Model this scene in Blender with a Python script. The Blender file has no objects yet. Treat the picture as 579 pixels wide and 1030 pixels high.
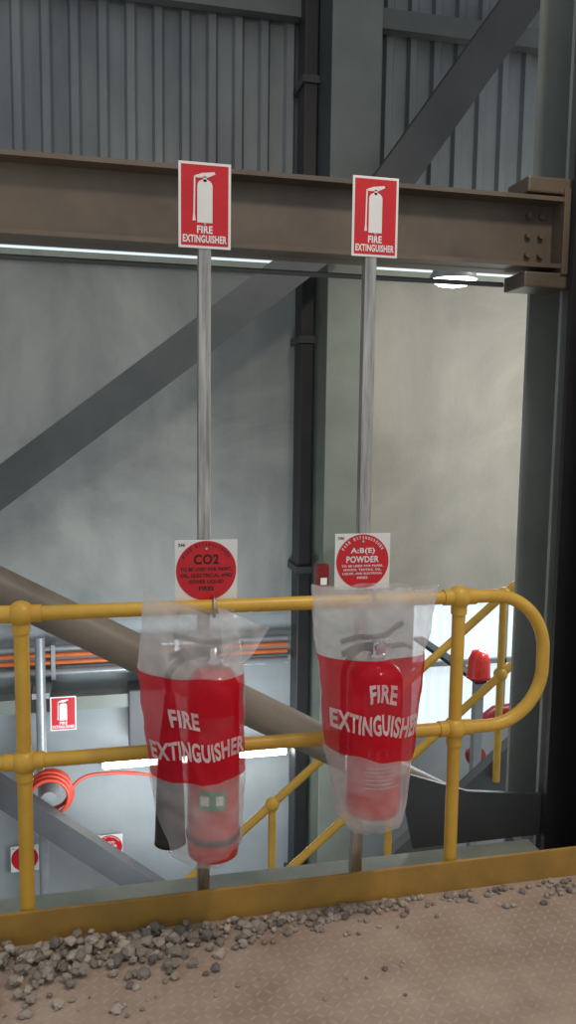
import bpy, bmesh, math, random
from mathutils import Vector, Matrix, noise
random.seed(7)
scene=bpy.context.scene
scene.view_settings.view_transform='Standard'

# ------------------------------------------------------------------ materials
def newmat(name):
    m=bpy.data.materials.new(name); m.use_nodes=True
    nt=m.node_tree
    return m,nt,nt.nodes['Principled BSDF']
def mat(name,col,rough=0.5,metal=0.0,col2=None,scale=4.0,bump=0.0,bscale=40.0,stretch=(1,1,1),coat=0.0):
    m,nt,b=newmat(name)
    b.inputs['Roughness'].default_value=rough
    b.inputs['Metallic'].default_value=metal
    b.inputs['Coat Weight'].default_value=coat
    if col2 is None: col2=tuple(c*0.82 for c in col)
    tc=nt.nodes.new('ShaderNodeTexCoord')
    mp=nt.nodes.new('ShaderNodeMapping'); mp.inputs['Scale'].default_value=stretch
    nt.links.new(tc.outputs['Object'],mp.inputs['Vector'])
    n=nt.nodes.new('ShaderNodeTexNoise'); n.inputs['Scale'].default_value=scale; n.inputs['Detail'].default_value=6
    n.inputs['Roughness'].default_value=0.62
    nt.links.new(mp.outputs[0],n.inputs['Vector'])
    cr=nt.nodes.new('ShaderNodeValToRGB')
    cr.color_ramp.elements[0].position=0.35; cr.color_ramp.elements[1].position=0.68
    cr.color_ramp.elements[0].color=(*col2,1); cr.color_ramp.elements[1].color=(*col,1)
    nt.links.new(n.outputs['Fac'],cr.inputs[0]); nt.links.new(cr.outputs[0],b.inputs['Base Color'])
    if bump>0:
        n2=nt.nodes.new('ShaderNodeTexNoise'); n2.inputs['Scale'].default_value=bscale; n2.inputs['Detail'].default_value=4
        nt.links.new(mp.outputs[0],n2.inputs['Vector'])
        bp=nt.nodes.new('ShaderNodeBump'); bp.inputs['Strength'].default_value=bump; bp.inputs['Distance'].default_value=0.01
        nt.links.new(n2.outputs['Fac'],bp.inputs['Height']); nt.links.new(bp.outputs[0],b.inputs['Normal'])
    return m
def emis(name,col,st):
    m,nt,b=newmat(name)
    b.inputs['Base Color'].default_value=(*col,1)
    b.inputs['Emission Color'].default_value=(*col,1); b.inputs['Emission Strength'].default_value=st
    return m
def film(name,col,transp,transl,rough=0.25,var=0.13,nscale=9):
    m,nt,b=newmat(name)
    nt.nodes.remove(b)
    out=[n for n in nt.nodes if n.type=='OUTPUT_MATERIAL'][0]
    tr=nt.nodes.new('ShaderNodeBsdfTransparent')
    tl=nt.nodes.new('ShaderNodeBsdfTranslucent'); tl.inputs['Color'].default_value=(*col,1)
    df=nt.nodes.new('ShaderNodeBsdfPrincipled'); df.inputs['Base Color'].default_value=(*col,1); df.inputs['Roughness'].default_value=rough
    m1=nt.nodes.new('ShaderNodeMixShader'); m1.inputs[0].default_value=transl
    nt.links.new(df.outputs[0],m1.inputs[1]); nt.links.new(tl.outputs[0],m1.inputs[2])
    m2=nt.nodes.new('ShaderNodeMixShader')
    tc=nt.nodes.new('ShaderNodeTexCoord')
    n=nt.nodes.new('ShaderNodeTexNoise'); n.inputs['Scale'].default_value=nscale; n.inputs['Detail'].default_value=1.5; n.inputs['Distortion'].default_value=0.8
    nt.links.new(tc.outputs['Object'],n.inputs['Vector'])
    mr=nt.nodes.new('ShaderNodeMapRange'); mr.inputs[1].default_value=0.3; mr.inputs[2].default_value=0.7
    mr.inputs[3].default_value=min(1,transp+var); mr.inputs[4].default_value=max(0,transp-var)
    nt.links.new(n.outputs['Fac'],mr.inputs[0]); nt.links.new(mr.outputs[0],m2.inputs[0])
    nt.links.new(m1.outputs[0],m2.inputs[1]); nt.links.new(tr.outputs[0],m2.inputs[2])
    bp=nt.nodes.new('ShaderNodeBump'); bp.inputs['Strength'].default_value=0.5; bp.inputs['Distance'].default_value=0.02
    nt.links.new(n.outputs['Fac'],bp.inputs['Height']); nt.links.new(bp.outputs[0],df.inputs['Normal'])
    nt.links.new(m2.outputs[0],out.inputs['Surface'])
    return m

M_yel=mat('yellow_paint',(0.70,0.42,0.055),0.38,0,(0.58,0.34,0.045),9,0.08,30)
M_toe=mat('toe_yellow_shaded',(0.46,0.26,0.05),0.5,0,(0.32,0.19,0.045),6,0.1,30)  # duller copy of the railing yellow; the toe board's shade is in the colour
M_galv=mat('galvanised_steel',(0.58,0.56,0.52),0.30,0.8,(0.27,0.26,0.24),9,0.1,20,(9,9,0.5))
M_beam=mat('brown_beam_paint',(0.20,0.155,0.11),0.42,0,(0.085,0.066,0.05),1.1,0.06,20)
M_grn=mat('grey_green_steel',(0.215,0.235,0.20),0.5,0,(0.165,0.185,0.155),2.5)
M_grnu=mat('grey_green_steel_shaded',(0.12,0.14,0.135),0.5,0,(0.085,0.10,0.10),1.5)  # darker copy of the column steel; shade on the upper part put into the colour
M_grnd=mat('girt_steel',(0.12,0.13,0.125),0.5,0,(0.09,0.10,0.10),2.5)
M_grnl=mat('pale_girder_paint',(0.33,0.36,0.31),0.5,0,(0.24,0.27,0.23),5)
M_colr=mat('pale_column_paint',(0.30,0.32,0.30),0.55,0,(0.23,0.25,0.23),2.5)
M_dark=mat('shaded_column_steel',(0.022,0.022,0.024),0.5,0,(0.014,0.014,0.016),3)  # column shading put into a near-black base colour
M_brace=mat('brace_blue_grey',(0.10,0.11,0.115),0.5,0,(0.07,0.08,0.085),3)
M_braced=mat('brace_dark',(0.05,0.052,0.055),0.5,0,(0.035,0.037,0.04),3)
M_pipe=mat('brace_tan_tube',(0.29,0.245,0.19),0.45,0,(0.19,0.16,0.125),2.5)
M_clad=mat('metal_cladding',(0.21,0.23,0.235),0.5,0.2,(0.13,0.145,0.155),1.6,0,10,(1,1,0.4))
M_white=mat('sign_white',(0.80,0.80,0.78),0.4,0,(0.74,0.74,0.73),10)
M_red=mat('sign_red',(0.60,0.012,0.02),0.35,0,(0.54,0.01,0.018),10)
M_black=mat('black_print',(0.01,0.01,0.01),0.5,0,(0.008,0.008,0.008),10)
M_ext=mat('extinguisher_red',(0.62,0.02,0.015),0.25,0,(0.54,0.015,0.012),6,coat=0.5)
M_redd=mat('call_point_red',(0.22,0.01,0.012),0.35,0,(0.18,0.01,0.01),6)
M_rub=mat('black_rubber',(0.02,0.02,0.022),0.45,0,(0.014,0.014,0.016),12)
M_chr=mat('valve_chrome',(0.6,0.6,0.6),0.2,1.0,(0.45,0.45,0.45),10)
M_green=mat('label_green',(0.03,0.28,0.12),0.4,0,(0.025,0.25,0.10),10)
M_label=mat('label_cream',(0.65,0.55,0.48),0.45,0,(0.55,0.45,0.4),30)
M_orange=mat('orange_conduit',(0.70,0.17,0.04),0.4,0,(0.55,0.13,0.03),8)
M_hose=mat('red_hose',(0.62,0.06,0.03),0.4,0,(0.5,0.045,0.025),8)
M_cond=mat('grey_conduit',(0.35,0.37,0.38),0.4,0.4,(0.28,0.3,0.31),8)
M_low=mat('lower_wall_panel',(0.35,0.38,0.39),0.6,0,(0.25,0.285,0.30),1.4)
M_lowfl=mat('lower_concrete_floor',(0.25,0.25,0.25),0.7,0,(0.18,0.18,0.18),2)
M_bag=film('clear_plastic',(0.90,0.92,0.92),0.61,0.5,0.14,0.14,8)
M_bagred=film('red_plastic_band',(0.78,0.005,0.03),0.17,0.45,0.22,0.07,5)
M_bagtxt=film('white_print',(0.92,0.90,0.90),0.22,0.35,0.3,0.18,9)
M_tube=emis('fluorescent_tube',(1.0,0.97,0.9),14)
M_lamp=emis('high_bay_lens',(1.0,0.98,0.9),7)
M_glaze=emis('daylight_glazing',(0.80,0.93,1.0),0.95)
M_glaze2=emis('translucent_sheeting',(0.74,0.84,0.90),0.70)
st=[mat('stone_%d'%i,c,0.85,0,tuple(x*0.75 for x in c),60,0.4,90) for i,c in enumerate([(0.39,0.33,0.27),(0.28,0.24,0.20),(0.50,0.43,0.36),(0.19,0.165,0.145)])]

# concrete with blotches and faint vertical streaks
def concrete(name,c1,c2):
    m,nt,b=newmat(name); N=nt.nodes.new; L=nt.links.new
    b.inputs['Roughness'].default_value=0.8
    tc=N('ShaderNodeTexCoord')
    n1=N('ShaderNodeTexNoise'); n1.inputs['Scale'].default_value=0.9; n1.inputs['Detail'].default_value=9; n1.inputs['Roughness'].default_value=0.65; n1.inputs['Distortion'].default_value=0.6
    L(tc.outputs['Object'],n1.inputs['Vector'])
    mp=N('ShaderNodeMapping'); mp.inputs['Scale'].default_value=(4,4,0.6); L(tc.outputs['Object'],mp.inputs['Vector'])
    n2=N('ShaderNodeTexNoise'); n2.inputs['Scale'].default_value=1.0; n2.inputs['Detail'].default_value=5; L(mp.outputs[0],n2.inputs['Vector'])
    ad=N('ShaderNodeMath'); ad.operation='MULTIPLY_ADD'; ad.inputs[1].default_value=0.25; L(n2.outputs['Fac'],ad.inputs[0])
    sc=N('ShaderNodeMath'); sc.operation='MULTIPLY'; sc.inputs[1].default_value=0.75; L(n1.outputs['Fac'],sc.inputs[0]); L(sc.outputs[0],ad.inputs[2])
    cr=N('ShaderNodeValToRGB'); cr.color_ramp.elements[0].position=0.38; cr.color_ramp.elements[1].position=0.62
    cr.color_ramp.elements[0].color=(*c2,1); cr.color_ramp.elements[1].color=(*c1,1)
    L(ad.outputs[0],cr.inputs[0]); L(cr.outputs[0],b.inputs['Base Color'])
    n3=N('ShaderNodeTexNoise'); n3.inputs['Scale'].default_value=30; n3.inputs['Detail'].default_value=4; L(tc.outputs['Object'],n3.inputs['Vector'])
    bp=N('ShaderNodeBump'); bp.inputs['Strength'].default_value=0.2; bp.inputs['Distance'].default_value=0.01
    L(n3.outputs['Fac'],bp.inputs['Height']); L(bp.outputs[0],b.inputs['Normal'])
    return m
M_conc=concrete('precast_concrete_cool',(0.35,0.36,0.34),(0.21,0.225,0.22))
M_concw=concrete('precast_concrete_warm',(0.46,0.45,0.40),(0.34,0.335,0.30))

# tread plate floor
def treadplate():
    m,nt,b=newmat('dusty_tread_plate')
    N=nt.nodes.new; L=nt.links.new
    tc=N('ShaderNodeTexCoord'); sep=N('ShaderNodeSeparateXYZ'); L(tc.outputs['Object'],sep.inputs[0])
    def mth(op,a,bv=None,c=None):
        n=N('ShaderNodeMath'); n.operation=op
        for i,v in enumerate((a,bv,c)):
            if v is None: continue
            if isinstance(v,(int,float)): n.inputs[i].default_value=v
            else: L(v,n.inputs[i])
        return n.outputs[0]
    sc=1/0.030
    u=mth('MULTIPLY',sep.outputs[0],sc); v=mth('MULTIPLY',sep.outputs[1],sc)
    fu=mth('FLOOR',u); fv=mth('FLOOR',v)
    par=mth('FLOORED_MODULO',mth('ADD',fu,fv),2.0)
    pu=mth('SUBTRACT',mth('SUBTRACT',u,fu),0.5); pv=mth('SUBTRACT',mth('SUBTRACT',v,fv),0.5)
    a=mth('MULTIPLY',mth('ADD',pu,pv),0.7071); bb=mth('MULTIPLY',mth('SUBTRACT',pu,pv),0.7071)
    a2=mth('ADD',mth('MULTIPLY',a,par),mth('MULTIPLY',bb,mth('SUBTRACT',1.0,par)))
    b2=mth('ADD',mth('MULTIPLY',bb,par),mth('MULTIPLY',a,mth('SUBTRACT',1.0,par)))
    d=mth('SUBTRACT',1.0,mth('ADD',mth('POWER',mth('DIVIDE',mth('ABSOLUTE',a2),0.48),2.0),mth('POWER',mth('DIVIDE',mth('ABSOLUTE',b2),0.15),2.0)))
    mask=mth('MINIMUM',mth('MAXIMUM',mth('MULTIPLY',d,1.6),0.0),1.0)
    n=N('ShaderNodeTexNoise'); n.inputs['Scale'].default_value=3.2; n.inputs['Detail'].default_value=8; n.inputs['Roughness'].default_value=0.65
    L(tc.outputs['Object'],n.inputs['Vector'])
    nb=N('ShaderNodeTexNoise'); nb.inputs['Scale'].default_value=2.1; nb.inputs['Detail'].default_value=3
    L(tc.outputs['Object'],nb.inputs['Vector'])
    cr=N('ShaderNodeValToRGB'); cr.color_ramp.elements[0].position=0.33; cr.color_ramp.elements[1].position=0.7
    cr.color_ramp.elements[0].color=(0.31,0.225,0.17,1); cr.color_ramp.elements[1].color=(0.47,0.37,0.295,1)
    L(n.outputs['Fac'],cr.inputs[0])
    mx=N('ShaderNodeMixRGB'); mx.blend_type='MIX'
    L(mth('MULTIPLY',mask,mth('MULTIPLY',nb.outputs['Fac'],0.5)),mx.inputs[0]); L(cr.outputs[0],mx.inputs[1]); mx.inputs[2].default_value=(0.62,0.52,0.43,1)
    L(mx.outputs[0],b.inputs['Base Color'])
    b.inputs['Roughness'].default_value=0.55
    bp=N('ShaderNodeBump'); bp.inputs['Strength'].default_value=0.35; bp.inputs['Distance'].default_value=0.002
    L(mask,bp.inputs['Height']); L(bp.outputs[0],b.inputs['Normal'])
    return m
M_floor=treadplate()

# ------------------------------------------------------------------ helpers
def grp(name,loc=(0,0,0)):
    e=bpy.data.objects.new(name,None); scene.collection.objects.link(e); e.location=loc; e.empty_display_size=0.1
    return e
def mk(name,verts,faces,mats,parent=None,smooth=False,midx=None):
    me=bpy.data.meshes.new(name); me.from_pydata([tuple(v) for v in verts],[],faces)
    if not isinstance(mats,(list,tuple)): mats=[mats]
    for m in mats: me.materials.append(m)
    if midx:
        for p,i in zip(me.polygons,midx): p.material_index=i
    bm=bmesh.new(); bm.from_mesh(me); bmesh.ops.recalc_face_normals(bm,faces=bm.faces); bm.to_mesh(me); bm.free()
    if smooth:
        for p in me.polygons: p.use_smooth=True
    o=bpy.data.objects.new(name,me); scene.collection.objects.link(o)
    if parent: o.parent=parent
    return o
def box(name,x0,x1,y0,y1,z0,z1,m,parent=None,bev=0.0):
    bm=bmesh.new(); bmesh.ops.create_cube(bm,size=1)
    for v in bm.verts: v.co=Vector(((x0+x1)/2+v.co.x*(x1-x0),(y0+y1)/2+v.co.y*(y1-y0),(z0+z1)/2+v.co.z*(z1-z0)))
    if bev>0: bmesh.ops.bevel(bm,geom=bm.edges[:],offset=bev,segments=2,affect='EDGES',profile=0.6)
    me=bpy.data.meshes.new(name); bm.to_mesh(me); bm.free(); me.materials.append(m)
    o=bpy.data.objects.new(name,me); scene.collection.objects.link(o)
    if parent: o.parent=parent
    return o
def tomesh(o):
    dg=bpy.context.evaluated_depsgraph_get(); dg.update()
    me=bpy.data.meshes.new_from_object(o.evaluated_get(dg)); name=o.name; par=o.parent
    bpy.data.objects.remove(o)
    n=bpy.data.objects.new(name,me); scene.collection.objects.link(n); n.parent=par
    return n
def tube(name,pts,r,m,parent=None,res=6,cyc=False,radii=None,smooth_bez=False):
    cu=bpy.data.curves.new(name,'CURVE'); cu.dimensions='3D'; cu.bevel_depth=r; cu.bevel_resolution=res; cu.use_fill_caps=True
    if smooth_bez:
        s=cu.splines.new('BEZIER'); s.bezier_points.add(len(pts)-1)
        for p,b in zip(pts,s.bezier_points): b.co=p; b.handle_left_type='AUTO'; b.handle_right_type='AUTO'
        s.resolution_u=10
    else:
        s=cu.splines.new('POLY'); s.points.add(len(pts)-1)
        for i,p in enumerate(pts):
            s.points[i].co=(*p,1)
            if radii: s.points[i].radius=radii[i]
    s.use_cyclic_u=cyc
    cu.materials.append(m)
    o=bpy.data.objects.new(name,cu); scene.collection.objects.link(o); o.parent=parent
    o=tomesh(o)
    for p in o.data.polygons: p.use_smooth=True
    return o
def sphere(name,c,r,m,parent=None,sc=(1,1,1)):
    bm=bmesh.new(); bmesh.ops.create_uvsphere(bm,u_segments=24,v_segments=16,radius=r)
    for v in bm.verts: v.co=Vector((c[0]+v.co.x*sc[0],c[1]+v.co.y*sc[1],c[2]+v.co.z*sc[2]))
    for f in bm.faces: f.smooth=True
    me=bpy.data.meshes.new(name); bm.to_mesh(me); bm.free(); me.materials.append(m)
    o=bpy.data.objects.new(name,me); scene.collection.objects.link(o); o.parent=parent
    return o
def lathe(name,prof,cx,cy,m,parent=None,seg=40):
    vs=[];fs=[]
    for r,z in prof:
        for i in range(seg):
            a=2*math.pi*i/seg; vs.append((cx+r*math.cos(a),cy+r*math.sin(a),z))
    for j in range(len(prof)-1):
        for i in range(seg):
            k=(i+1)%seg; fs.append((j*seg+i,j*seg+k,(j+1)*seg+k,(j+1)*seg+i))
    return mk(name,vs,fs,m,parent,True)
def arcpatch(name,cx,cy,r,a0,a1,z0,z1,m,parent):
    vs=[];fs=[];n=14
    for i in range(n+1):
        a=math.radians(a0+(a1-a0)*i/n)
        vs+= [(cx+r*math.sin(a),cy-r*math.cos(a),z0),(cx+r*math.sin(a),cy-r*math.cos(a),z1)]
    for i in range(n): fs.append((2*i,2*i+2,2*i+3,2*i+1))
    return mk(name,vs,fs,m,parent,True)
def iprof(name,axis,a0,a1,c1,c2,w,h,tf,tw,m,parent):
    P=[(-w/2,-h/2),(w/2,-h/2),(w/2,-h/2+tf),(tw/2,-h/2+tf),(tw/2,h/2-tf),(w/2,h/2-tf),(w/2,h/2),(-w/2,h/2),(-w/2,h/2-tf),(-tw/2,h/2-tf),(-tw/2,-h/2+tf),(-w/2,-h/2+tf)]
    vs=[]
    for a in (a0,a1):
        for p,q in P:
            if axis=='x': vs.append((a,c1+p,c2+q))
            else: vs.append((c1+p,c2+q,a))
    n=len(P); fs=[(i,(i+1)%n,n+(i+1)%n,n+i) for i in range(n)]
    fs+= [tuple(range(n)),tuple(range(n,2*n))]
    return mk(name,vs,fs,m,parent)
def slab(name,p0,p1,width,y0,y1,m,parent=None):
    a=Vector((p0[0],p0[1]));b=Vector((p1[0],p1[1]));d=(b-a).normalized();nn=Vector((-d.y,d.x))*width/2
    t=0.015
    def bx(o1,o2,ya,yb):
        vs=[]
        for y in (ya,yb):
            for pt,o in ((a,o1),(b,o1),(b,o2),(a,o2)):
                q=pt+nn*o; vs.append((q.x,y,q.y))
        return vs
    vs=[];fs=[]
    for o1,o2,ya,yb in ((-1,1,y0,y0+t),(-1,-1+2*t/width,y0+t,y1),(1-2*t/width,1,y0+t,y1)):
        k=len(vs); vs+=bx(o1,o2,ya,yb); fs+=[(k,k+1,k+2,k+3),(k+4,k+5,k+6,k+7),(k,k+1,k+5,k+4),(k+1,k+2,k+6,k+5),(k+2,k+3,k+7,k+6),(k+3,k,k+4,k+7)]
    return mk(name,vs,fs,m,parent)
def textmesh(body,bold=0.02):
    cu=bpy.data.curves.new('t','FONT'); cu.body=body; cu.size=1; cu.offset=bold; cu.space_character=1.08; cu.resolution_u=4
    o=bpy.data.objects.new('t',cu); scene.collection.objects.link(o)
    dg=bpy.context.evaluated_depsgraph_get(); dg.update()
    me=bpy.data.meshes.new_from_object(o.evaluated_get(dg)); bpy.data.objects.remove(o)
    xs=[v.co.x for v in me.vertices]; ys=[v.co.y for v in me.vertices]
    x0,x1,y0,y1=min(xs),max(xs),min(ys),max(ys)
    vs=[((v.co.x-x0)/(x1-x0),(v.co.y-y0)/(y1-y0)) for v in me.vertices]
    fs=[tuple(p.vertices) for p in me.polygons]
    return vs,fs
def text(name,body,x0,x1,z0,z1,y,m,parent,bold=0.02):
    vs,fs=textmesh(body,bold)
    return mk(name,[(x0+a*(x1-x0),y,z0+b*(z1-z0)) for a,b in vs],fs,m,parent)
def disc(name,cx,cz,r,y,m,parent,seg=48):
    return mk(name,[(cx+r*math.cos(2*math.pi*i/seg),y,cz+r*math.sin(2*math.pi*i/seg)) for i in range(seg)],[tuple(range(seg))],m,parent)
def rect(name,x0,x1,z0,z1,y,m,parent):
    return mk(name,[(x0,y,z0),(x1,y,z0),(x1,y,z1),(x0,y,z1)],[(0,1,2,3)],m,parent)

# ------------------------------------------------------------------ shell
box('floor',-3.5,4.5,-2.5,2.56,-0.012,0.0,M_floor)
box('floor_lower_level',-6,9,1.5,9,-3.45,-3.3,M_lowfl)
wb=grp('wall_back')
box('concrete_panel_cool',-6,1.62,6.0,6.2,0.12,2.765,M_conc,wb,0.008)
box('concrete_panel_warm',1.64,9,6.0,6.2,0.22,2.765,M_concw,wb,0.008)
box('lower_panel',-6,2.45,6.03,6.2,-3.3,0.12,M_low,wb)
box('lower_panel_right',3.75,9,6.03,6.2,-3.3,0.22,M_low,wb)
box('lower_sill',2.45,3.75,6.03,6.2,-3.3,-0.95,M_low,wb)
vs=[];fs=[];x=-6.0;pitch=0.19
pr=[(0,0),(0.085,0),(0.105,-0.035),(0.155,-0.035),(0.175,0)]
xs=[]
while x<9:
    for dx,dy in pr: xs.append((x+dx,5.99+dy))
    x+=pitch
for a,b in xs: vs+=[(a,b,2.84),(a,b,7.0)]
for i in range(len(xs)-1): fs.append((2*i,2*i+2,2*i+3,2*i+1))
mk('corrugated_cladding',vs,fs,M_clad,wb)
box('capping_angle',-6,9,5.93,6.06,2.735,2.795,M_grnl,wb,0.004)
rect('clerestory_glazing',-6,9,2.765,2.84,6.08,M_glaze,grp('window_1'))
w2=grp('window_2')
vs=[];fs=[];i=0;x=2.45
while x<3.75:
    vs+=[(x,6.14-0.02*(i%2),-0.95),(x,6.14-0.02*(i%2),0.22)]; x+=0.045; i+=1
for k in range(i-1): fs.append((2*k,2*k+2,2*k+3,2*k+1))
mk('translucent_sheet',vs,fs,M_glaze2,w2)
for x in (2.45,2.88,3.31,3.72): box('mullion',x,x+0.03,6.06,6.1,-0.95,0.22,M_cond,w2)
box('transom',2.45,3.75,6.06,6.1,-0.40,-0.36,M_cond,w2)
slab('wall_girt',(-6,4.56),(9,4.56),0.14,5.84,5.93,M_grnd)

# ------------------------------------------------------------------ centre column & braces
c=grp('steel_column')
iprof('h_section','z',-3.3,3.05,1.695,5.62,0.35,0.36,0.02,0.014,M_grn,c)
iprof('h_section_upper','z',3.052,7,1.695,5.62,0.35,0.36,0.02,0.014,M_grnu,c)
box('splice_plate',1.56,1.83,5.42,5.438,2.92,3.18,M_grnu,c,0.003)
box('base_plate',1.49,1.90,5.38,5.86,-3.3,-3.27,M_grn,c)
d=grp('downpipe'); box('pipe_body',1.40,1.50,5.72,5.92,-3.3,7,M_dark,d,0.01)
for z in (-2,0.5,2.2,4.0): box('pipe_strap',1.385,1.51,5.70,5.99,z,z+0.05,M_braced,d)
slab('diagonal_brace',(-2.6,-0.33),(1.50,2.85),0.23,5.25,5.40,M_brace)
slab('diagonal_brace',(1.85,3.15),(3.6,5.60),0.25,5.25,5.40,M_braced)
slab('lower_diagonal_brace',(-1.6,-0.05),(1.2,-2.35),0.15,5.2,5.32,M_braced)

# ------------------------------------------------------------------ right column
c=grp('steel_column')
iprof('h_section','z',-3.3,7,2.20,3.34,0.50,0.30,0.022,0.016,M_colr,c)
box('base_collar',1.93,2.47,3.16,3.52,-0.40,-0.36,M_colr,c)
c=grp('shaded_column')
iprof('h_section','z',-3.3,7,2.15,2.90,0.48,0.36,0.025,0.02,M_dark,c)
box('stiffener',1.93,2.37,2.75,3.05,2.2,2.22,M_dark,c)
box('stiffener',1.93,2.37,2.75,3.05,2.66,2.68,M_dark,c)

# ------------------------------------------------------------------ beam
b=grp('steel_beam')
iprof('i_section','x',-5,1.90,3.2,2.420,0.19,0.290,0.018,0.014,M_beam,b)
box('end_plate',1.885,1.915,3.10,3.30,2.25,2.60,M_beam,b,0.003)
for z in (2.61,2.225):
    box('cleat_plate',1.72,1.94,3.11,3.29,z-0.032,z+0.032,M_beam,b,0.008)
for x in (1.77,1.83):
    for z in (2.34,2.42,2.50):
        tube('bolt',[(x,3.175,z),(x,3.20,z)],0.013,M_beam,b,3)
tube('service_conduit',[(-5,3.26,2.222),(1.7,3.26,2.222)],0.011,M_grnd)
gd=grp('edge_girder')
iprof('i_section','x',-5,1.85,2.86,-0.42,0.46,0.34,0.022,0.016,M_grnl,gd)

br=grp('tubular_brace')
tube('tube_body',[(-2.2,3.20,1.96),(1.72,3.20,-0.215)],0.076,M_pipe,br,8)
mk('gusset_plate',[(1.22,3.12,0.12),(1.30,3.12,-0.24),(1.92,3.12,-0.24),(1.92,3.12,-0.05),(1.55,3.12,0.0),
    (1.22,3.10,0.12),(1.30,3.10,-0.24),(1.92,3.10,-0.24),(1.92,3.10,-0.05),(1.55,3.10,0.0)],
   [(0,1,2,3,4),(5,6,7,8,9),(0,1,6,5),(1,2,7,6),(2,3,8,7),(3,4,9,8),(4,0,5,9)],M_braced,br)

# ------------------------------------------------------------------ guard railing
r=grp('guard_railing'); RY=2.45; rt=0.0225
zt,zk=1.03,0.57
tip=[(-3.4,RY,zt),(1.29,RY,zt)]
R=0.20; cx=1.29
for i in range(1,13):
    a=math.pi/2-i*(math.pi/2)/12; tip.append((cx+R*math.cos(a),RY,zt-R+R*math.sin(a)))
for i in range(0,13):
    a=-i*(math.pi/2)/12; tip.append((cx+R*math.cos(a),RY,zk+R+R*math.sin(a)))
tip.append((-3.4,RY,zk))
tube('rail_loop',tip,rt,M_yel,r,8)
for px in (-1.66,-0.25,1.165):
    tube('stanchion',[(px,RY,0.0),(px,RY,zt)],rt,M_yel,r,8)
    for z in (zt,zk):
        sphere('ball_joint',(px,RY,z),0.040,M_yel,r)
        for s in (-1,1): tube('socket_collar',[(px+s*0.028,RY,z),(px+s*0.058,RY,z)],0.027,M_yel,r,6)
        tube('socket_collar',[(px,RY,z-0.028),(px,RY,z-0.058)],0.027,M_yel,r,6)
    box('base_flange',px-0.06,px+0.06,RY-0.015,RY+0.06,0.0,0.012,M_yel,r,0.002)
box('toe_board',-3.5,4.4,2.408,2.420,0.0,0.105,M_toe,r,0.002)

# ------------------------------------------------------------------ gravel
def gravel():
    bm=bmesh.new()
    def stone(x,y,z,s):
        t=bmesh.ops.create_icosphere(bm,subdivisions=1,radius=s)
        sx,sy,sz=random.uniform(.75,1.3),random.uniform(.7,1.1),random.uniform(.5,.85)
        rot=Matrix.Rotation(random.uniform(0,6.28),3,'Z')@Matrix.Rotation(random.uniform(-.5,.5),3,'X')
        mi=random.choice((0,0,1,1,2,3))
        for v in t['verts']:
            c=v.co*random.uniform(.78,1.2); c=Vector((c.x*sx,c.y*sy,c.z*sz)); v.co=rot@c+Vector((x,y,z))
        for v in t['verts']:
            for f in v.link_faces: f.material_index=mi
    for i in range(1000):
        x=random.uniform(-1.6,0.95)
        w=0.26*max(0,min(1,(0.80-x)/0.9))**0.8+0.03
        if random.random()>min(1,(1.15-x)/1.0): continue
        k=abs(random.gauss(0,0.42)); 
        if k>1.25: continue
        y=2.383-k*w
        h=0.035*max(0,1-k)*min(1,max(0,(0.6-x)/0.7))
        s=random.uniform(.008,.023)*(0.85 if x>0.3 else 1)
        stone(x,y,s*0.45+random.uniform(0,h),s)
    for i in range(150):
        x=random.uniform(0.3,1.75); y=2.388-abs(random.gauss(0,0.045)); s=random.uniform(.007,.015); stone(x,y,s*.5,s)
    for i in range(55):
        x=random.uniform(-.4,0.9); y=random.uniform(1.95,2.3); s=random.uniform(.004,.010); stone(x,y,s*.5,s)
    me=bpy.data.meshes.new('gravel_pile'); bm.to_mesh(me); bm.free()
    for m in st: me.materials.append(m)
    o=bpy.data.objects.new('gravel_pile',me); scene.collection.objects.link(o)
gravel()

# ------------------------------------------------------------------ sign posts + signs
def sign_post(x):
    g=grp('sign_post')
    box('square_tube',x-0.020,x+0.020,2.476,2.514,0.0,2.16,M_galv,g,0.007)
    for z in (zt,zk):
        tube('u_bolt',[(x+0.026,2.515,z+0.03),(x+0.026,2.435,z+0.03),(x+0.026,2.422,z+0.012),(x+0.026,2.422,z-0.012),(x+0.026,2.435,z-0.03),(x+0.026,2.515,z-0.03)],0.004,M_chr,g,3)
    return g
P1,P2=0.303,0.832
sign_post(P1); sign_post(P2)

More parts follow.
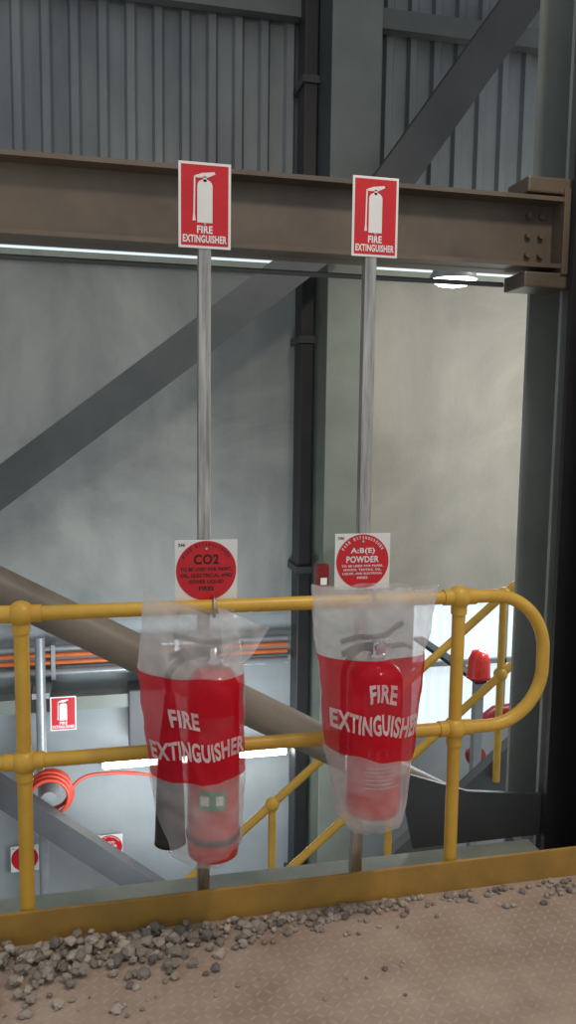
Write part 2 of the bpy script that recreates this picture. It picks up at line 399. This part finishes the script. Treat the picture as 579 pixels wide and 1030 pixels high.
def ext_sign(cx,cz,w,h,y):
    g=grp('fire_extinguisher_sign')
    box('plate',cx-w/2,cx+w/2,y,y+0.003,cz-h/2,cz+h/2,M_white,g,0.001)
    k=0.05*w
    rect('red_field',cx-w/2+k,cx+w/2-k,cz-h/2+k,cz+h/2-k,y-0.0006,M_red,g)
    yy=y-0.0012
    bw=0.145*w; zb=cz-0.20*h; ztp=cz+0.23*h
    pts=[(cx-bw,zb),(cx+bw,zb)]
    for i in range(9):
        a=math.pi*i/8; pts.append((cx+bw*math.cos(a),ztp+bw*0.8*math.sin(a)))
    mk('pictogram_body',[(a,yy,b) for a,b in pts],[tuple(range(len(pts)))],M_white,g)
    rect('pictogram_neck',cx-0.03*w,cx+0.03*w,ztp+0.07*w,ztp+0.17*w,yy,M_white,g)
    z0=ztp+0.17*w
    mk('pictogram_lever',[(cx-0.19*w,yy,z0-0.03*w),(cx+0.05*w,yy,z0-0.02*w),(cx+0.20*w,yy,z0+0.05*w),(cx+0.18*w,yy,z0+0.09*w),(cx-0.05*w,yy,z0+0.06*w),(cx-0.19*w,yy,z0+0.01*w)],[(0,1,2,3,4,5)],M_white,g)
    mk('pictogram_hose',[(cx-0.21*w,yy,z0),(cx-0.18*w,yy,z0),(cx-0.19*w,yy,zb+0.1*h),(cx-0.175*w,yy,zb+0.02*h),(cx-0.235*w,yy,zb+0.02*h),(cx-0.22*w,yy,zb+0.1*h)],[(0,1,2,3,4,5)],M_white,g)
    text('lettering_fire','FIRE',cx-0.15*w,cx+0.15*w,cz-0.325*h,cz-0.235*h,yy,M_white,g,0.035)
    text('lettering_extinguisher','EXTINGUISHER',cx-0.42*w,cx+0.42*w,cz-0.435*h,cz-0.345*h,yy,M_white,g,0.035)
    tube('rivet',[(cx,y-0.004,cz-0.215*h),(cx,y+0.001,cz-0.215*h)],0.004,M_chr,g,4)
    return g
ext_sign(0.302,2.254,0.158,0.250,2.472)
ext_sign(0.841,2.258,0.152,0.245,2.472)

def arctext(name,body,cx,cz,r,size,y,m,g,a0,a1):
    n=len(body)
    for i,ch in enumerate(body):
        if ch==' ': continue
        vs,fs=textmesh(ch,0.02); a=math.radians(a0+(a1-a0)*i/(n-1))
        w=size*0.62 if ch not in 'I' else size*0.25
        out=[]
        for p,q in vs:
            lx=(p-.5)*w; lz=(q-.5)*size+r
            out.append((cx+lx*math.cos(a)+lz*math.sin(a),y,cz-lx*math.sin(a)+lz*math.cos(a)))
        mk(name,out,fs,m,g)
def id_sign(name,cx,cz,w,h,y,lines,tm,arc,bold=0.03):
    g=grp(name)
    box('plate',cx-w/2,cx+w/2,y,y+0.003,cz-h/2,cz+h/2,M_white,g,0.001)
    r=min(w,h)*0.485
    disc('red_disc',cx,cz,r,y-0.0008,M_red,g)
    arctext('rim_lettering',arc,cx,cz,r*0.88,r*0.11,y-0.0014,M_white if tm is M_white else M_black,g,-58,58)
    for body,zc,hh,ww in lines:
        text('lettering',body,cx-ww*r,cx+ww*r,cz+(zc-hh/2)*r,cz+(zc+hh/2)*r,y-0.0014,tm,g,bold)
    text('id_number','246',cx-w*0.45,cx-w*0.34,cz+h*0.40,cz+h*0.45,y-0.0014,M_black,g)
    tube('rivet',[(cx,y-0.004,cz+h*0.36),(cx,y,cz+h*0.36)],0.004,M_chr,g,4)
id_sign('co2_extinguisher_sign',0.308,1.142,0.197,0.196,2.468,
  [('CO2',0.38,0.34,0.42),('TO BE USED FOR PAINT,',0.04,0.15,0.86),('OIL, ELECTRICAL AND',-0.17,0.15,0.86),('OTHER LIQUID',-0.38,0.15,0.58),('FIRES',-0.60,0.15,0.25)],M_black,'FIRE EXTINGUISHER',0.035)
id_sign('powder_extinguisher_sign',0.824,1.158,0.190,0.186,2.468,
  [('A:B(E)',0.38,0.25,0.46),('POWDER',0.08,0.24,0.62),('TO BE USED FOR PAPER,',-0.17,0.09,0.80),('WOOD, TEXTILE, OIL,',-0.31,0.09,0.74),('LIQUID, AND ELECTRICAL',-0.45,0.09,0.76),('FIRES',-0.60,0.09,0.2)],M_white,'FIRE EXTINGUISHER',0.03)

# ------------------------------------------------------------------ extinguishers
def extinguisher(name,cx,cy,r,z0,zs,co2):
    g=grp(name)
    prof=[(0.0,z0+0.012),(r*0.6,z0+0.008),(r*0.86,z0),(r*0.97,z0+0.006),(r,z0+0.025),(r,zs)]
    hh=r*0.75
    for i in range(1,9):
        a=i/8*math.pi/2; prof.append((0.022+(r-0.022)*math.cos(a),zs+hh*math.sin(a)))
    prof+=[(0.022,zs+hh+0.018),(0.0,zs+hh+0.018)]
    lathe('cylinder_body',prof,cx,cy,M_ext,g,48)
    zt_=zs+hh+0.018
    lathe('valve_neck',[(0.0,zt_-0.012),(0.027,zt_-0.012),(0.027,zt_+0.004),(0.018,zt_+0.010),(0.018,zt_+0.045),(0.0,zt_+0.045)],cx,cy,M_chr,g,24)
    zv=zt_+0.03
    def bar(nm,pts,w,t,m):
        vs=[];fs=[]
        for (x,z) in pts:
            vs+=[(x,cy-w/2,z-t/2),(x,cy+w/2,z-t/2),(x,cy+w/2,z+t/2),(x,cy-w/2,z+t/2)]
        for i in range(len(pts)-1):
            k=4*i
            for j in range(4): fs.append((k+j,k+(j+1)%4,k+4+(j+1)%4,k+4+j))
        fs+=[(0,1,2,3),tuple(range(len(vs)-4,len(vs)))]
        mk(nm,vs,fs,m,g)
    if co2:
        bar('carry_handle',[(cx+0.02,zv+0.0),(cx-0.03,zv+0.008),(cx-0.09,zv+0.006),(cx-0.135,zv-0.012)],0.022,0.014,M_rub)
        bar('squeeze_lever',[(cx+0.075,zv+0.040),(cx+0.03,zv+0.030),(cx-0.03,zv+0.030),(cx-0.09,zv+0.048),(cx-0.12,zv+0.055)],0.020,0.012,M_rub)
        tube('outlet_pipe',[(cx,cy,zv),(cx-0.045,cy,zv-0.005),(cx-0.10,cy-0.01,zv-0.02),(cx-0.135,cy-0.01,zv-0.06),(cx-0.135,cy-0.01,zv-0.11)],0.010,M_rub,g,5,smooth_bez=True)
        hx=cx-0.132
        lathe('discharge_horn',[(0.0,z0+0.52),(0.014,z0+0.52),(0.022,z0+0.45),(0.034,z0+0.36),(0.041,z0+0.22),(0.046,z0+0.07),(0.048,z0+0.055),(0.043,z0+0.06),(0.0,z0+0.2)],hx,cy-0.01,M_rub,g,28)
    else:
        bar('carry_handle',[(cx+0.03,zv+0.004),(cx-0.02,zv+0.004),(cx-0.07,zv-0.002),(cx-0.11,zv-0.02)],0.022,0.014,M_rub)
        bar('squeeze_lever',[(cx-0.115,zv+0.02),(cx-0.06,zv+0.032),(cx,zv+0.030),(cx+0.035,zv+0.036),(cx+0.065,zv+0.062),(cx+0.085,zv+0.070)],0.020,0.012,M_rub)
        bar('rear_grip',[(cx+0.01,zv+0.0),(cx+0.05,zv-0.002),(cx+0.09,zv+0.002),(cx+0.115,zv-0.008)],0.020,0.012,M_rub)
        tube('discharge_hose',[(cx,cy,zv-0.01),(cx-0.05,cy,zv-0.005),(cx-0.10,cy-0.01,zv-0.05),(cx-0.107,cy-0.01,zv-0.14),(cx-0.106,cy-0.01,zv-0.28)],0.010,M_rub,g,5,smooth_bez=True)
        tube('nozzle',[(cx-0.106,cy-0.01,zv-0.28),(cx-0.105,cy-0.01,zv-0.34)],0.013,M_rub,g,5)
        tube('pressure_gauge',[(cx+0.004,cy-0.015,zv),(cx+0.004,cy-0.034,zv)],0.016,M_chr,g,5)
    tube('safety_pin_ring',[(cx+0.03+0.014*math.cos(t/12*6.283),cy-0.02,zv+0.012+0.014*math.sin(t/12*6.283)) for t in range(12)],0.002,M_chr,g,2,cyc=True)
    if co2: lathe('strap',[(r+0.0015,z0+0.06),(r+0.004,z0+0.062),(r+0.004,z0+0.078),(r+0.0015,z0+0.08)],cx,cy,M_rub,g,40)
    if co2:
        arcpatch('label_green',cx,cy,r+0.002,-40,20,z0+0.175,z0+0.235,M_green,g)
        arcpatch('label_white',cx,cy,r+0.003,-36,-16,z0+0.19,z0+0.22,M_white,g)
        arcpatch('label_white',cx,cy,r+0.003,-2,14,z0+0.19,z0+0.22,M_white,g)
        arcpatch('label_white',cx,cy,r+0.002,-40,40,z0+0.36,z0+0.46,M_label,g)
    else:
        for i in range(6):
            arcpatch('label_print_line',cx,cy,r+0.002,-38+4*(i%2),36-5*(i%3),z0+0.11+i*0.013,z0+0.1135+i*0.013,M_label,g)
        for k in range(4):
            z=z0+0.205
            arcpatch('label_pictogram',cx,cy,r+0.002,-34+18*k,-22+18*k,z,z+0.004,M_label,g)
            arcpatch('label_pictogram',cx,cy,r+0.002,-34+18*k,-22+18*k,z+0.026,z+0.030,M_label,g)
            arcpatch('label_pictogram',cx,cy,r+0.002,-31+18*k,-25+18*k,z+0.008,z+0.022,M_label,g)
        arcpatch('label_panel',cx,cy,r+0.002,-42,42,z0+0.30,z0+0.42,M_label,g)
    box('hook_bracket',cx-0.02,cx+0.02,cy+r-0.002,2.480,z0+0.42,z0+0.47,M_galv,g,0.003)
    return g
extinguisher('co2_fire_extinguisher',0.312,2.318,0.079,0.285,0.815,True)
extinguisher('powder_fire_extinguisher',0.825,2.315,0.088,0.375,0.80,False)

# ------------------------------------------------------------------ plastic bags
def ridge(v):
    return 1-2*abs(noise.noise(v))
def bag(name,rows,b0,b1,cy,dep,texts,seed):
    g=grp(name); n=len(rows)-1
    def lerp(a,b,f): return a+(b-a)*f
    def at(t,k):
        i=min(int(t),n-1); f=t-i
        return [lerp(rows[i][k][j],rows[i+1][k][j],f) for j in (0,1)]
    def pt(s,t,side,off=0.0):
        L=at(t,0);Rr=at(t,1)
        i=min(int(t),n-1); dd=lerp(dep[i],dep[i+1],t-i)
        x=lerp(L[0],Rr[0],s); z=lerp(L[1],Rr[1],s)
        prof=max(0,math.sin(math.pi*s))**0.42
        w1=noise.noise(Vector((x*9+seed,z*4,side*3.1)))
        w2=ridge(Vector((x*11+z*6+seed,z*4-x*4,side*7.7)))
        w3=ridge(Vector((x*24-z*13+seed,z*9,side*2.7)))
        w4=ridge(Vector((x*16+z*20+seed,z*6+2,side*4.7)))
        amp=1.0 if (t>b1 or t<b0) else 0.75
        wr=(0.014*w1+amp*(0.010*w2+0.0030*w3+0.0035*w4))*min(1,5*s,5*(1-s))
        if side<0: wr=min(wr,0.006)
        ed=0.007*noise.noise(Vector((seed+side,z*16,0)))
        in_=min(1,6*s,6*(1-s))
        dx=in_*0.007*noise.noise(Vector((x*14,z*16,seed)))
        dz=0.010*noise.noise(Vector((x*13,z*9,seed+8)))
        if t>n-1: z+=(t-(n-1))*(0.006*noise.noise(Vector((x*30,seed,side)))+0.014*noise.noise(Vector((x*9,seed+4,side))))
        if t<1: z+=(1-t)*0.010*noise.noise(Vector((x*30,seed,side)))
        return (x+ed+dx, cy-side*dd*prof-wr-off, z+dz)
    S=80
    ts=[]
    for i in range(n):
        for k in range(16): ts.append(i+k/16)
    ts.append(float(n))
    for side,nm in ((1,'front_film'),(-0.82,'back_film')):
        vs=[];fs=[];mi=[]
        for t in ts:
            for j in range(S+1): vs.append(pt(j/S,t,side))
        for a in range(len(ts)-1):
            red = (side>0 and b0<=ts[a]+1e-6<b1-1e-6)
            for j in range(S):
                k=a*(S+1)+j; fs.append((k,k+1,k+S+2,k+S+1)); mi.append(1 if red else 0)
        mk(nm,vs,fs,[M_bag,M_bagred],g,True,mi)
    for body,s0,s1,t0,t1,sk in texts:
        vs,fs=textmesh(body,0.035)
        me=bpy.data.meshes.new('x'); me.from_pydata([(a,b,0) for a,b in vs],[],fs)
        bm=bmesh.new(); bm.from_mesh(me); bmesh.ops.triangulate(bm,faces=bm.faces)
        bmesh.ops.subdivide_edges(bm,edges=[e for e in bm.edges if e.calc_length()>0.04],cuts=3)
        bmesh.ops.triangulate(bm,faces=bm.faces); bm.to_mesh(me); bm.free()
        V=[pt(s0+(s1-s0)*v.co.x,t0+(t1-t0)*v.co.y+sk*v.co.x,1,0.004) for v in me.vertices]
        mk('printed_'+body.lower(),V,[tuple(p.vertices) for p in me.polygons],M_bagtxt,g,True)
    return g,pt
rows1=[((0.215,0.268),(0.37,0.275)),((0.150,0.335),(0.402,0.33)),((0.120,0.565),(0.408,0.555)),((0.088,0.885),(0.405,0.858)),((0.092,0.945),(0.400,0.915)),((0.108,1.105),(0.375,1.035))]
g1,pt1=bag('extinguisher_cover_bag',rows1,2,3,2.318,[0.05,0.088,0.098,0.095,0.08,0.035],
   [('FIRE',0.24,0.52,2.54,2.71,-0.02),('EXTINGUISHER',0.04,0.97,2.21,2.39,0.01)],1.3)
vs=[];fs=[]
cor=[(0.320,2.285,1.065),(0.482,2.30,0.990),(0.392,2.285,0.885),(0.330,2.245,0.905)]
N=16
for i in range(N+1):
    for j in range(N+1):
        a,b_=i/N,j/N
        p=Vector(cor[0])*(1-a)*(1-b_)+Vector(cor[1])*a*(1-b_)+Vector(cor[2])*a*b_+Vector(cor[3])*(1-a)*b_
        p.y+=0.012*math.sin(a*7+b_*5)-0.015*math.sin(math.pi*b_)+0.006*ridge(p*12)
        vs.append(p)
for i in range(N):
    for j in range(N):
        k=i*(N+1)+j; fs.append((k,k+1,k+N+2,k+N+1))
mk('corner_flap',vs,fs,M_bag,g1,True)
rows2=[((0.755,0.310),(0.875,0.316)),((0.705,0.375),(0.925,0.345)),((0.660,0.612),(0.952,0.56)),((0.635,0.905),(0.985,0.895)),((0.622,0.95),(0.998,0.95)),((0.612,1.115),(1.026,1.10))]
bag('extinguisher_cover_bag',rows2,2,3,2.315,[0.03,0.09,0.105,0.10,0.085,0.04],
   [('FIRE',0.37,0.65,2.57,2.75,-0.01),('EXTINGUISHER',0.04,0.96,2.25,2.46,-0.01)],5.1)

# ------------------------------------------------------------------ lower level: stair rail, services
s=grp('stair_handrail'); SY=4.2
tube('top_rail',[(3.2,SY,0.75),(2.45,SY,0.74),(2.33,SY,0.67),(0.71,SY,-0.69),(0.0,SY,-1.28)],0.024,M_yel,s,6)
tube('mid_rail',[(3.2,SY,0.28),(2.45,SY,0.26),(2.33,SY,0.18),(0.71,SY,-1.18),(0.0,SY,-1.75)],0.024,M_yel,s,6)
for x,zz in ((2.28,0.63),(1.60,0.06),(0.90,-0.53)):
    tube('stanchion',[(x,SY,zz-1.15),(x,SY,zz)],0.022,M_yel,s,6)
    sphere('ball_joint',(x,SY,zz),0.042,M_yel,s); sphere('ball_joint',(x,SY,zz-0.485),0.042,M_yel,s)
sl=grp('stair_stringer')
slab('stringer_channel',(2.6,-0.30),(-0.2,-2.65),0.25,4.24,4.32,M_brace,sl)
slab('landing_channel',(2.6,-0.30),(4.2,-0.30),0.25,4.24,4.32,M_brace,sl)

pr_=grp('orange_conduit_run')
for z,m,rr in ((-0.10,M_orange,0.018),(-0.155,M_orange,0.018),(-0.23,M_cond,0.03),(-0.05,M_cond,0.02)):
    tube('conduit',[(-6,5.94,z),(1.38,5.94,z)],rr,m,pr_,4)
for x in [-4+0.9*i for i in range(6)]: box('conduit_clip',x,x+0.03,5.91,6.028,-0.28,-0.02,M_cond,pr_)
sg=grp('wall_services_panel')
box('cable_tray',-6,0.4,5.80,5.98,-0.48,-0.38,M_grn,sg)
box('switchboard',0.15,0.75,5.75,5.98,-0.80,-0.34,M_braced,sg,0.01)
vp=grp('vertical_pipe'); tube('pipe',[(-0.46,5.7,-3.3),(-0.46,5.7,0.1)],0.035,M_cond,vp,6)
box('pipe_bracket',-0.52,-0.40,5.68,6.028,-0.34,-0.30,M_cond,vp)
ext_sign(-0.31,-0.47,0.18,0.25,5.72)
hr=grp('fire_hose_reel')
for k in range(5):
    rr=0.13+0.012*(k%3); yy=5.45+0.035*k
    tube('hose_coil',[(-0.40+rr*math.cos(t/28*6.283),yy,-0.97+rr*math.sin(t/28*6.283)) for t in range(28)],0.013,M_hose,hr,4,cyc=True)
tube('reel_hub',[(-0.40,5.43,-0.97),(-0.40,5.64,-0.97)],0.055,M_cond,hr,6)
tube('hose_tail',[(-0.27,5.5,-0.97),(-0.2,5.55,-0.90),(0.0,5.6,-0.89),(0.3,5.6,-0.93),(0.7,5.7,-1.1)],0.012,M_hose,hr,4,smooth_bez=True)
id_sign('powder_extinguisher_sign',0.0,-1.64,0.2,0.2,5.95,[('A:B(E)',0.38,0.24,0.42),('POWDER',0.08,0.22,0.60)],M_white,'FIRE EXTINGUISHER')
id_sign('co2_extinguisher_sign',-0.62,-1.66,0.2,0.2,5.95,[('CO2',0.30,0.36,0.42)],M_black,'FIRE EXTINGUISHER')
fl=grp('fluorescent_light')
box('batten_body',-0.05,1.38,5.90,5.98,-0.99,-0.90,M_white,fl,0.01)
tube('tube_lamp',[(-0.03,5.87,-0.945),(1.36,5.87,-0.945)],0.030,M_tube,fl,6)
hb=grp('high_bay_light')
lathe('reflector',[(0.03,2.80),(0.06,2.78),(0.09,2.69),(0.16,2.565),(0.165,2.565),(0.10,2.70),(0.07,2.80)],2.25,5.0,M_cond,hb,32)
lathe('lens',[(0.0,2.515),(0.10,2.535),(0.155,2.57)],2.25,5.0,M_lamp,hb,32)
tube('wall_arm',[(2.25,5.0,2.78),(2.25,5.0,2.90),(2.25,5.95,2.90)],0.014,M_cond,hb,3)
cp=grp('fire_call_point'); box('housing',1.46,1.545,5.36,5.438,0.38,0.62,M_redd,cp,0.008); box('glass',1.48,1.525,5.352,5.36,0.48,0.53,M_white,cp)
fb=grp('fire_alarm_beacon')
lathe('beacon_dome',[(0.0,0.20),(0.05,0.19),(0.075,0.13),(0.08,0.02),(0.085,0.0),(0.0,0.0)],2.52,4.95,M_ext,fb,24).location.z=-0.13
box('mounting_arm',2.48,2.56,4.9,6.05,-0.16,-0.13,M_rub,fb)
box('mounting_post',2.49,2.55,4.92,4.98,-3.3,-0.16,M_cond,fb)
rp=grp('fire_riser_pipe')
tube('riser',[(2.80,5.5,-3.3),(2.80,5.5,-0.70),(2.95,5.5,-0.60),(3.6,5.5,-0.56)],0.045,M_redd,rp,6)
sphere('valve_body',(2.80,5.5,-0.95),0.08,M_redd,rp)

# ------------------------------------------------------------------ world + lights
w=bpy.data.worlds.new('world'); scene.world=w; w.use_nodes=True
bg=w.node_tree.nodes['Background']; bg.inputs[0].default_value=(0.90,0.95,1.0,1); bg.inputs[1].default_value=0.55
def area(name,loc,target,size,power,col):
    l=bpy.data.lights.new(name,'AREA'); l.shape='DISK'; l.size=size; l.energy=power; l.color=col
    o=bpy.data.objects.new(name,l); scene.collection.objects.link(o); o.location=loc
    o.rotation_euler=(Vector(target)-Vector(loc)).to_track_quat('-Z','Y').to_euler()
area('fill_platform',(1.7,0.9,4.6),(1.1,2.2,0.0),0.5,60,(1.0,0.84,0.68))  # added warm fill over the platform, no fitting there
area('fill_right_bay',(3.9,4.0,2.3),(2.9,6.0,1.0),0.8,38,(1.0,0.95,0.84))  # added fill to brighten the right-hand wall
area('fill_lower_bay',(0.4,4.4,-0.9),(0.2,6.0,-0.4),0.8,36,(0.86,0.94,1.0))  # added cool fill to lift the lower wall
area('fill_lower_right',(3.0,5.2,0.6),(2.2,3.5,-0.6),0.8,25,(0.88,0.95,1.0))  # added cool fill at the lower right, not a fixture

# ------------------------------------------------------------------ camera
yaw=math.radians(13);pit=math.radians(6.2);rol=0.013
fh=Vector((math.sin(yaw),math.cos(yaw),0));rr=Vector((math.cos(yaw),-math.sin(yaw),0));up=Vector((0,0,1))
fw=fh*math.cos(pit)-up*math.sin(pit);u=up*math.cos(pit)+fh*math.sin(pit)
r2=rr*math.cos(rol)+u*math.sin(rol);u2=u*math.cos(rol)-rr*math.sin(rol)
cd=bpy.data.cameras.new('camera'); cam=bpy.data.objects.new('camera',cd); scene.collection.objects.link(cam)
cd.sensor_fit='VERTICAL'; cd.sensor_height=36; cd.lens=800/1030*36; cd.clip_end=100; cd.clip_start=0.02
m=Matrix((r2,u2,-fw)).transposed().to_4x4(); m.translation=Vector((0,0,1.6))
cam.matrix_world=m
scene.camera=cam
